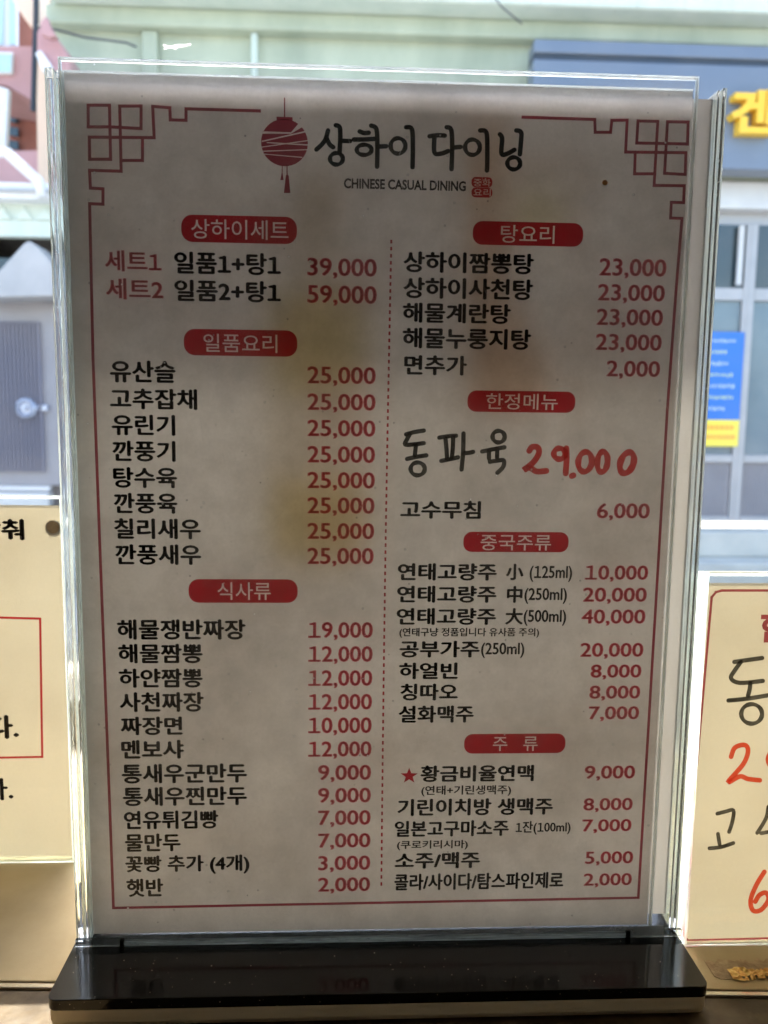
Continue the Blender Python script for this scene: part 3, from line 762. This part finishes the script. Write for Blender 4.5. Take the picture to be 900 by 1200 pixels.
# brush lettering of the title
lg = lambda L: [(290 + x / 2.647, 100 + y / 2.647) for x, y in L]
def lc(cx, cy_, rx, ry, w_=5.0): return {'c': (290 + cx / 2.647, 100 + cy_ / 2.647, rx / 2.647, ry / 2.647), 'w': w_}
def strokes(name, L, wd, m, parent, Y=-.14, **k):
    me = px_ribbons(L, wd, Y, **k).mesh(name); face_cam(me); return link(name, me, m, parent)
title = [
    (lg([(250, 140), (243, 165), (232, 182), (214, 199)]), lg([(244, 160), (254, 182), (266, 192)]), lg([(274, 124), (286, 130), (288, 160), (286, 205)]), lg([(290, 172), (318, 173)]), lc(276, 228, 20, 18)),
    (lg([(348, 143), (362, 148), (376, 147)]), lg([(330, 168), (360, 168), (394, 166)]), lc(362, 200, 23, 16), lg([(384, 125), (400, 136), (403, 190), (402, 252)]), lg([(405, 190), (430, 189)])),
    (lc(467, 188, 23, 24), lg([(492, 130), (510, 136), (513, 190), (512, 254)])),
    (lg([(565, 158), (590, 155), (612, 156)]), lg([(580, 160), (580, 208), (600, 212), (622, 204)]), lg([(618, 130), (632, 138), (635, 190), (633, 260)]), lg([(637, 193), (661, 191)])),
    (lc(698, 192, 23, 24), lg([(722, 140), (741, 146), (744, 200), (743, 264)])),
    (lg([(783, 152), (790, 165), (788, 212), (806, 212), (828, 200)]), lg([(834, 140), (849, 146), (848, 180), (845, 214)]), lc(826, 242, 20, 19)),
]
for L in title: strokes('title_letter', list(L), 5.5, M['title_ink'], ms)
text('subtitle', 'CHINESE CASUAL DINING', (403, 210.5, 546, 222.5), M['black_ink'], ms, off=.03)
badge('중화', (552.5, 207.5, 577, 219.7), (555, 209.5, 575, 218.5), M['badge_ink'], ms)
badge('요리', (552.5, 219.9, 577, 231.5), (555, 221, 575, 230), M['badge_ink'], ms)

# heading bars
for t_x, bx, tb in [
    ('상하이세트', (212.4, 252.8, 348, 284.8), (224, 257.6, 338, 280.6)),
    ('일품요리', (215.4, 386.3, 348.4, 417.2), (238.4, 391.6, 325, 413)),
    ('식사류', (221, 678.8, 348.8, 706.4), (254.8, 682.4, 317.3, 703)),
    ('탕요리', (554, 260.2, 683.4, 288), (587, 264, 650, 285)),
    ('한정메뉴', (547.8, 458.2, 674.2, 483.2), (569.7, 461.4, 653.7, 480)),
    ('중국주류', (543, 623.4, 666.3, 647), (563.2, 627, 645.8, 645)),
    ('주   류', (544, 859.8, 662.6, 882.8), (577.7, 863.3, 630, 880))]:
    badge(t_x, bx, tb, M['badge_ink'], ms)

# rows: name box, price box
NAMES = [
    ('일품1+탕1', 203.9, 295.7, 329.3, 322), ('일품2+탕1', 204.3, 328.6, 329.3, 354),
    ('유산슬', 128.6, 422.4, 205.8, 448.6), ('고추잡채', 128.6, 455.4, 231.2, 480), ('유린기', 130.7, 485.8, 205.4, 510.4),
    ('깐풍기', 131.5, 516.4, 205.8, 541), ('탕수육', 132.4, 547.4, 207.5, 572), ('깐풍육', 133.2, 577.6, 208, 602),
    ('칠리새우', 133.6, 607.4, 235.4, 631.9), ('깐풍새우', 134.9, 637.8, 235.8, 662),
    ('해물쟁반짜장', 137, 725.7, 287.8, 749.7), ('해물짬뽕', 138.3, 754.4, 237.5, 777.4), ('하얀짬뽕', 139, 783.3, 237.5, 806),
    ('사천짜장', 140, 811, 238.8, 834.4), ('짜장면', 141.2, 839.7, 213.9, 861.6), ('멘보샤', 142, 867, 215.6, 889.3),
    ('통새우군만두', 142.5, 894.8, 289.5, 917.8), ('통새우찐만두', 143.8, 921.8, 289.5, 944.2), ('연유튀김빵', 145, 949.7, 256, 971.6),
    ('물만두', 146.3, 976.7, 211.8, 998), ('꽃빵 추가 (4개)', 146.7, 1002, 292.4, 1024.6), ('햇반', 148, 1029.5, 191.5, 1051),
    ('상하이짬뽕탕', 472.7, 295.8, 625.7, 320.5), ('상하이사천탕', 472.7, 326, 624.8, 350.8), ('해물계란탕', 471.7, 355.3, 598.7, 379),
    ('해물누룽지탕', 471.7, 384.7, 622.5, 409.2), ('면추가', 473.6, 416.4, 547.3, 439.8), ('고수무침', 469, 586.7, 563.7, 608),
    ('연태고량주', 466, 660, 582.3, 680.4), ('小', 593, 660.6, 613.6, 679.8), ('연태고량주', 465.2, 686.3, 581.9, 706.4), ('中', 594, 686.6, 612.3, 706.5),
    ('연태고량주', 464.7, 712.4, 581.4, 732.4), ('大', 592, 712.6, 613, 732), ('공부가주', 468, 750.7, 562.3, 770.6),
    ('하얼빈', 467.5, 776.3, 536.6, 796), ('칭따오', 469, 801, 536.6, 820.9), ('설화맥주', 467, 826.7, 555.3, 847),
    ('황금비율연맥', 492.7, 896.5, 625.7, 916), ('기린이치방 생맥주', 465.7, 935.5, 648, 955.6), ('일본고구마소주', 462.4, 961.3, 596.3, 980.3),
    ('소주/맥주', 462.4, 998.5, 562.7, 1017.8), ('콜라/사이다/탐스파인제로', 462, 1022.8, 660.3, 1042.4)]
SMALL = [('(125ml)', 620.6, 663, 670.5, 682), ('(250ml)', 614.5, 689, 664.4, 707.7), ('(500ml)', 613.6, 714.6, 663.5, 733.4), ('(250ml)', 563.7, 753, 614.5, 771.2),
         ('(연태구냥 정품입니다 유사품 주의)', 468, 735.7, 631.8, 747.4), ('(연태+기린생맥주)', 493.7, 920.3, 599, 933), ('1잔(100ml)', 604.3, 962, 668.7, 978),
         ('(쿠로키리시마)', 465.2, 984.6, 548.3, 996)]
PRICES = [('39,000', 360, 302.5, 441.6, 327), ('59,000', 360, 334.4, 441.6, 359),
    ('25,000', 360, 429.6, 440.4, 453), ('25,000', 360, 461.3, 440.2, 484), ('25,000', 360, 492, 440, 514.6), ('25,000', 360, 522.7, 439.6, 545.5), ('25,000', 360, 553, 439.4, 575.5),
    ('25,000', 360, 582.7, 439, 605), ('25,000', 360, 612.7, 438.6, 634.8), ('25,000', 360, 641.8, 438, 664.2),
    ('19,000', 361, 728.8, 437, 750.6), ('12,000', 361, 757, 436.8, 778.6), ('12,000', 361, 785.2, 436.4, 806.8), ('12,000', 361, 813, 436, 834.6), ('10,000', 361, 840.5, 435.6, 862.2), ('12,000', 361, 868.6, 435.4, 889.6),
    ('9,000', 372.6, 896.2, 434.9, 917), ('9,000', 372.6, 923, 434.7, 943.4), ('7,000', 372.7, 949.3, 434.4, 969.6), ('7,000', 372.7, 976.3, 434.2, 996), ('3,000', 372.6, 1002.6, 434, 1022.4), ('2,000', 372.6, 1028, 433.8, 1047.3),
    ('23,000', 702.2, 303, 781, 327), ('23,000', 700.4, 333.2, 779.2, 356), ('23,000', 699, 362.1, 777, 384.6), ('23,000', 698, 391.4, 775.5, 413.8), ('2,000', 710.6, 422.6, 773.6, 444.6), ('6,000', 699.4, 589.6, 761.5, 610.4),
    ('10,000', 685.4, 662.4, 759.6, 682.2), ('20,000', 683, 688.4, 758, 708), ('40,000', 681.3, 714, 756.4, 733.6), ('20,000', 679.9, 753.2, 754, 772.4), ('8,000', 692, 778.5, 751.7, 796.7), ('8,000', 690.6, 803.2, 750.3, 821.3), ('7,000', 689.7, 827.5, 749, 845.5),
    ('9,000', 685, 897, 744.3, 915), ('8,000', 683.6, 935, 741.5, 952), ('7,000', 682.2, 959.8, 740, 976.6), ('5,000', 685.5, 997.5, 742, 1014.4), ('2,000', 683.6, 1023.2, 740.5, 1040)]
for s_, x0, y0, x1, y1 in NAMES: text('dish_name', s_, (x0, y0, x1, y1), M['black_ink'], ms, copies=.037)
for s_, x0, y0, x1, y1 in SMALL: text('small_note', s_, (x0, y0, x1, y1), M['black_ink'], ms, copies=.024)
for s_, x0, y0, x1, y1 in PRICES: text('price', s_, (x0, y0, x1, y1), M['red_ink_light'], ms, off=0.0, copies=-.026)
text('set_name', '세트1', (122.9, 293.5, 189.3, 318.4), M['red_ink_light'], ms, off=.006, copies=-.021)
text('set_name', '세트2', (124, 326.3, 191.4, 351.2), M['red_ink_light'], ms, off=.006, copies=-.021)
sx, sy = 479.5, 909.3
star = []
for k in range(10):
    a = -math.pi / 2 + k * math.pi / 5; r_ = 10.6 if k % 2 == 0 else 4.3
    star.append(at(sx + r_ * math.cos(a), sy + r_ * .92 * math.sin(a), -.12))
cpt = at(sx, sy, -.12)
me = MB().add([cpt] + star, [(0, i + 1, (i + 1) % 10 + 1) for i in range(10)]).mesh('star'); face_cam(me); link('star', me, M['red_ink'], ms)

# hand-written special
hw = lambda L: [(440 + x / 2.647, 480 + y / 2.647) for x, y in L]
def hc(cx, cy_, rx, ry, w_=5.0, t=0): return {'c': (440 + cx / 2.647, 480 + cy_ / 2.647, rx / 2.647, ry / 2.647), 'w': w_, 't': t}
for L in [
    [hw([(95, 77), (120, 70), (150, 65)]), hw([(106, 77), (98, 92), (92, 108), (118, 108), (150, 104)]), hw([(126, 108), (124, 124), (122, 142)]), hw([(98, 153), (125, 147), (158, 142)]), hc(131, 184, 22, 20)],
    [hw([(198, 87), (225, 83), (250, 81)]), hw([(217, 88), (220, 120), (222, 152)]), hw([(241, 84), (240, 118), (237, 148)]), hw([(204, 159), (230, 154), (256, 148)]), hw([(273, 74), (272, 130), (267, 186)]), hw([(272, 135), (290, 134), (303, 131)])],
    [hc(382, 84, 19, 18), hw([(331, 130), (365, 123), (400, 117)]), hw([(352, 128), (352, 152)]), hw([(378, 122), (377, 148)]), hw([(355, 162), (380, 158), (398, 158), (396, 178), (378, 196)])],
]: strokes('handwritten_letter', L, 5.2, M['marker_black'], ms, dy=.015)
for L in [
    [hw([(477, 128), (486, 116), (504, 118), (506, 138), (488, 165), (460, 187), (478, 180), (500, 192), (530, 190)])],
    [hc(571, 137, 18, 17, 6.6), hw([(592, 120), (593, 150), (590, 198)])],
    [hw([(609, 206), (614, 204)])],
    [hc(650, 162, 21, 31, 6.8, .15)], [hc(704, 162, 16, 32, 6.8, .1)], [hc(780, 165, 20, 34, 7.4, .35)]]:
    strokes('handwritten_digit', L, 7.0, M['marker_red'], ms)

# ------------------------------------------------------------ the reverse sheet behind it
rs = thing('reverse_menu_sheet', (8, 6, 0), 'second sheet facing the street, its edge showing at the right behind the menu', 'menu')
rx1 = at(835, 200, 6).x
sheet('sheet', -105.0, rx1, .6, 303.3, 6.0, M['paper_back'], rs, wave=.3)
def blob(name, pts, m, Y=6.6):
    me = MB().add([at(x, y, Y) for x, y in smooth_line(pts + [pts[0]], 4)[:-1]], [tuple(range(4 * len(pts)))]).mesh(name); link(name, me, m, rs)
blob('printed_bottle', [(346, 225), (372, 218), (396, 226), (396, 300), (416, 350), (424, 400), (424, 640), (410, 664), (330, 664), (316, 640), (316, 400), (326, 350), (346, 300)], M['print_brown'])
blob('printed_label', [(322, 350), (418, 350), (420, 450), (320, 450)], M['print_gold'], 6.8)
blob('printed_label', [(322, 560), (420, 560), (420, 640), (322, 640)], M['print_gold'], 6.8)
blob('printed_cap', [(348, 210), (394, 210), (394, 262), (348, 262)], M['print_dark'], 6.8)
blob('printed_bottle', [(545, 140), (590, 140), (592, 330), (625, 400), (640, 470), (560, 480), (545, 400)], M['print_orange'])
blob('printed_frame', [(560, 195), (676, 200), (674, 208), (560, 203)], M['print_orange'], 6.7)
blob('printed_frame', [(668, 200), (676, 200), (674, 480), (667, 480)], M['print_orange'], 6.7)
blob('printed_label', [(600, 235), (650, 235), (646, 275), (606, 280)], M['print_gold'], 6.8)

# ------------------------------------------------------------ the smaller cards either side
def card_stand(name, x0, x1, z1, Y, label, xe):
    t = thing(name, ((x0 + x1) / 2, Y, -12), label, 'card holder', 'small acrylic card holders on the sill')
    MB().box(x0, x1, Y - 2, Y - .6, -11, z1).build('front_pane', M['pane_clean'], t)
    MB().box(x0, x1, Y + .8, Y + 2.2, -11, z1).build('back_pane', M['pane_clean'], t)
    MB().box(x0, x1, Y - 2.1, Y + 2.3, z1 + .05, z1 + 1.1).build('top_edge', M['edge_h'], t, bevel=.2)
    for (a, b_) in ((x0 - (2.5 if xe > 0 else 4.2), x0 - .1), (x1 + .1, x1 + 1.6)): MB().box(a, b_, Y - 2.1, Y + 2.3, -11, z1 + 1.1).build('side_edge', M['edge2'], t, bevel=.2)
    MB().box(x0 - 1.4, x1 + 1.4, Y - 2.2, Y + 2.4, -12, -11.05).build('bottom_edge', M['edge_h'], t)
    MB().box(x0, x1, Y + 2.5, Y + 40, -12, -10.4).build('foot', M['clear_base'], t, bevel=.3)
    return t
YL = 72.0
lz = at(40, 592, YL).z; lx1 = at(79, 800, YL).x
card_stand('card_holder', lx1 - 212, lx1, lz + 3, YL, 'clear card holder with a cream notice at the left edge', 1)
lcd = thing('notice_card', (lx1 - 106, YL, -10), 'cream notice card with a red frame and punched hole at the left', 'card')
mbx = MB()
hx, hz = at(62, 618, YL).x, at(62, 618, YL).z
# sheet with a punched hole
outer = [Vector((lx1 - 210, -10)), Vector((lx1 - .6, -10)), Vector((lx1 - .6, lz)), Vector((lx1 - 210, lz))]
hole = [Vector((hx + 2.7 * math.cos(a), hz + 2.7 * math.sin(a))) for a in [2 * math.pi * k / 24 for k in range(24)]]
V, E_, Fc, *_ = geometry.delaunay_2d_cdt(outer + hole, [(0, 1), (1, 2), (2, 3), (3, 0)] + [(4 + i, 4 + (i + 1) % 24) for i in range(24)], [], 0, 1e-4)
keep = [tuple(f) for f in Fc if (sum((V[i] for i in f), Vector((0, 0))) / len(f) - Vector((hx, hz))).length > 2.65]
MB().add([(v.x, YL, v.y) for v in V], keep).build('sheet', M['paper_side'], lcd)
MB().prism([(hx + 3.4 * math.cos(a), hz + 3.4 * math.sin(a)) for a in [2 * math.pi * k / 20 for k in range(20)]], YL + .15, YL + .5).build('hole_backing', M['tape_old'], lcd)
union_lines([[(-60, 722), (47, 725), (49.5, 887), (-60, 889)]], 1.0, YL - .1, 'printed_frame', M['red_ink'], lcd)
text('notice_text', '맞춰', (-28, 608, 28.5, 633), M['black_ink'], lcd, Y=YL - .15, copies=.045)
text('notice_text', '니다.', (-45, 838, 22, 866), M['black_ink'], lcd, Y=YL - .15, copies=.04)
text('notice_text', '니다.', (-48, 912, 15.5, 938), M['black_ink'], lcd, Y=YL - .15, copies=.03)

YR = 6.0
qz = at(850, 677, YR).z; qx0 = at(818, 850, YR).x
card_stand('card_holder', qx0, qx0 + 108, qz + 1, YR, 'clear card holder with handwritten prices beside the tall stand, right', -1)
rcd = thing('handwritten_card', (qx0 + 54, YR, -10), 'cream card with black and red handwriting in a maroon frame at the right', 'card')
MB().add([(qx0 + .5, YR, -10.5), (qx0 + 107.5, YR, -10.5), (qx0 + 107.5, YR, qz - 2), (qx0 + .5, YR, qz - 2)], [(0, 1, 2, 3)]).build('sheet', M['paper_side'], rcd)
union_lines([[(960, 692), (846, 692), (839, 694), (834, 700), (800, 1085), (801, 1096), (806, 1102), (960, 1098)]], .95, YR - .1, 'printed_frame', M['maroon_ink'], rcd)
text('card_heading', '한', (891, 716, 925, 753), M['maroon_ink'], rcd, Y=YR - .15, off=.035)
hr = lambda L: [(800 + x / 2.61, 660 + y / 2.61) for x, y in L]
def rc(cx, cy_, rx, ry, w_=5): return {'c': (800 + cx / 2.61, 660 + cy_ / 2.61, rx / 2.61, ry / 2.61), 'w': w_}
for L in [[hr([(158, 302), (200, 296), (243, 290)]), hr([(178, 302), (158, 330), (148, 352), (175, 366), (245, 360)]), hr([(207, 366), (205, 385), (200, 405)]), hr([(140, 420), (200, 414), (285, 400)]), rc(211, 461, 32, 30)]]:
    strokes('handwritten_letter', L, 5.2, M['marker_black'], rcd, Y=YR - .15)
strokes('handwritten_letter', [hr([(106, 766), (130, 760), (155, 756), (152, 790), (142, 822)]), hr([(108, 828), (113, 860)]), hr([(82, 872), (118, 868), (155, 856)])], 4.6, M['marker_black'], rcd, Y=YR - .15)
strokes('handwritten_letter', [hr([(262, 745), (255, 780), (228, 825)]), hr([(240, 826), (262, 822), (290, 815)])], 4.6, M['marker_black'], rcd, Y=YR - .15)
strokes('handwritten_digit', [hr([(148, 592), (160, 564), (190, 556), (200, 575), (185, 615), (138, 670), (175, 652), (200, 660), (236, 664)])], 5.6, M['marker_orange'], rcd, Y=YR - .15)
strokes('handwritten_digit', [rc(285, 600, 24, 30, 5.4)], 5.4, M['marker_orange'], rcd, Y=YR - .15)
strokes('handwritten_digit', [hr([(250, 944), (225, 985), (208, 1030), (215, 1062), (240, 1060), (262, 1030), (255, 1008), (235, 1015), (222, 1035)])], 5.6, M['marker_orange'], rcd, Y=YR - .15)

# torn foil on the sill
def ragged(name, x0, x1, y0, y1, z, m, label, amp):
    n = 26; up = []; dn = []
    for k in range(n + 1):
        x = x0 + (x1 - x0) * k / n
        up.append((x, y1 + random.uniform(-amp, amp) * (.3 if k in (0, n) else 1))); dn.append((x, y0 + random.uniform(-amp, amp)))
    o = MB().slab(dn + up[::-1], z, z + .15).build(name, m)
    return tag(o, label, 'tape')
sk = lambda x: -.045 * (x - 141)
ragged('dried_glue', 126, 175, -14, -4.5, -12.08, M['tape_old'], 'brown dried glue patch on the sill before the right card', 1.2)
fo = MB(); nx_, ny_ = 46, 7; vs_ = []
for j in range(ny_ + 1):
    for i in range(nx_ + 1):
        u, v = i / nx_, j / ny_
        wob = 1.6 * math.sin(u * 19) * math.sin(u * 7.3) + random.uniform(-.5, .5)
        vs_.append((132 + 44 * u, -15.5 + 6.5 * v + (wob * (v - .5) * 1.2) - 2.0 * u, -11.7 + random.uniform(0, .9) * (0.2 if j in (0, ny_) else 1)))
fo.add(vs_, [(j * (nx_ + 1) + i, j * (nx_ + 1) + i + 1, (j + 1) * (nx_ + 1) + i + 1, (j + 1) * (nx_ + 1) + i) for j in range(ny_) for i in range(nx_) if not (j in (0, 1, ny_ - 1) and random.random() < .35)])
tag(fo.build('torn_foil', M['tape']), 'torn shiny gold foil strip on the sill before the right card', 'tape')
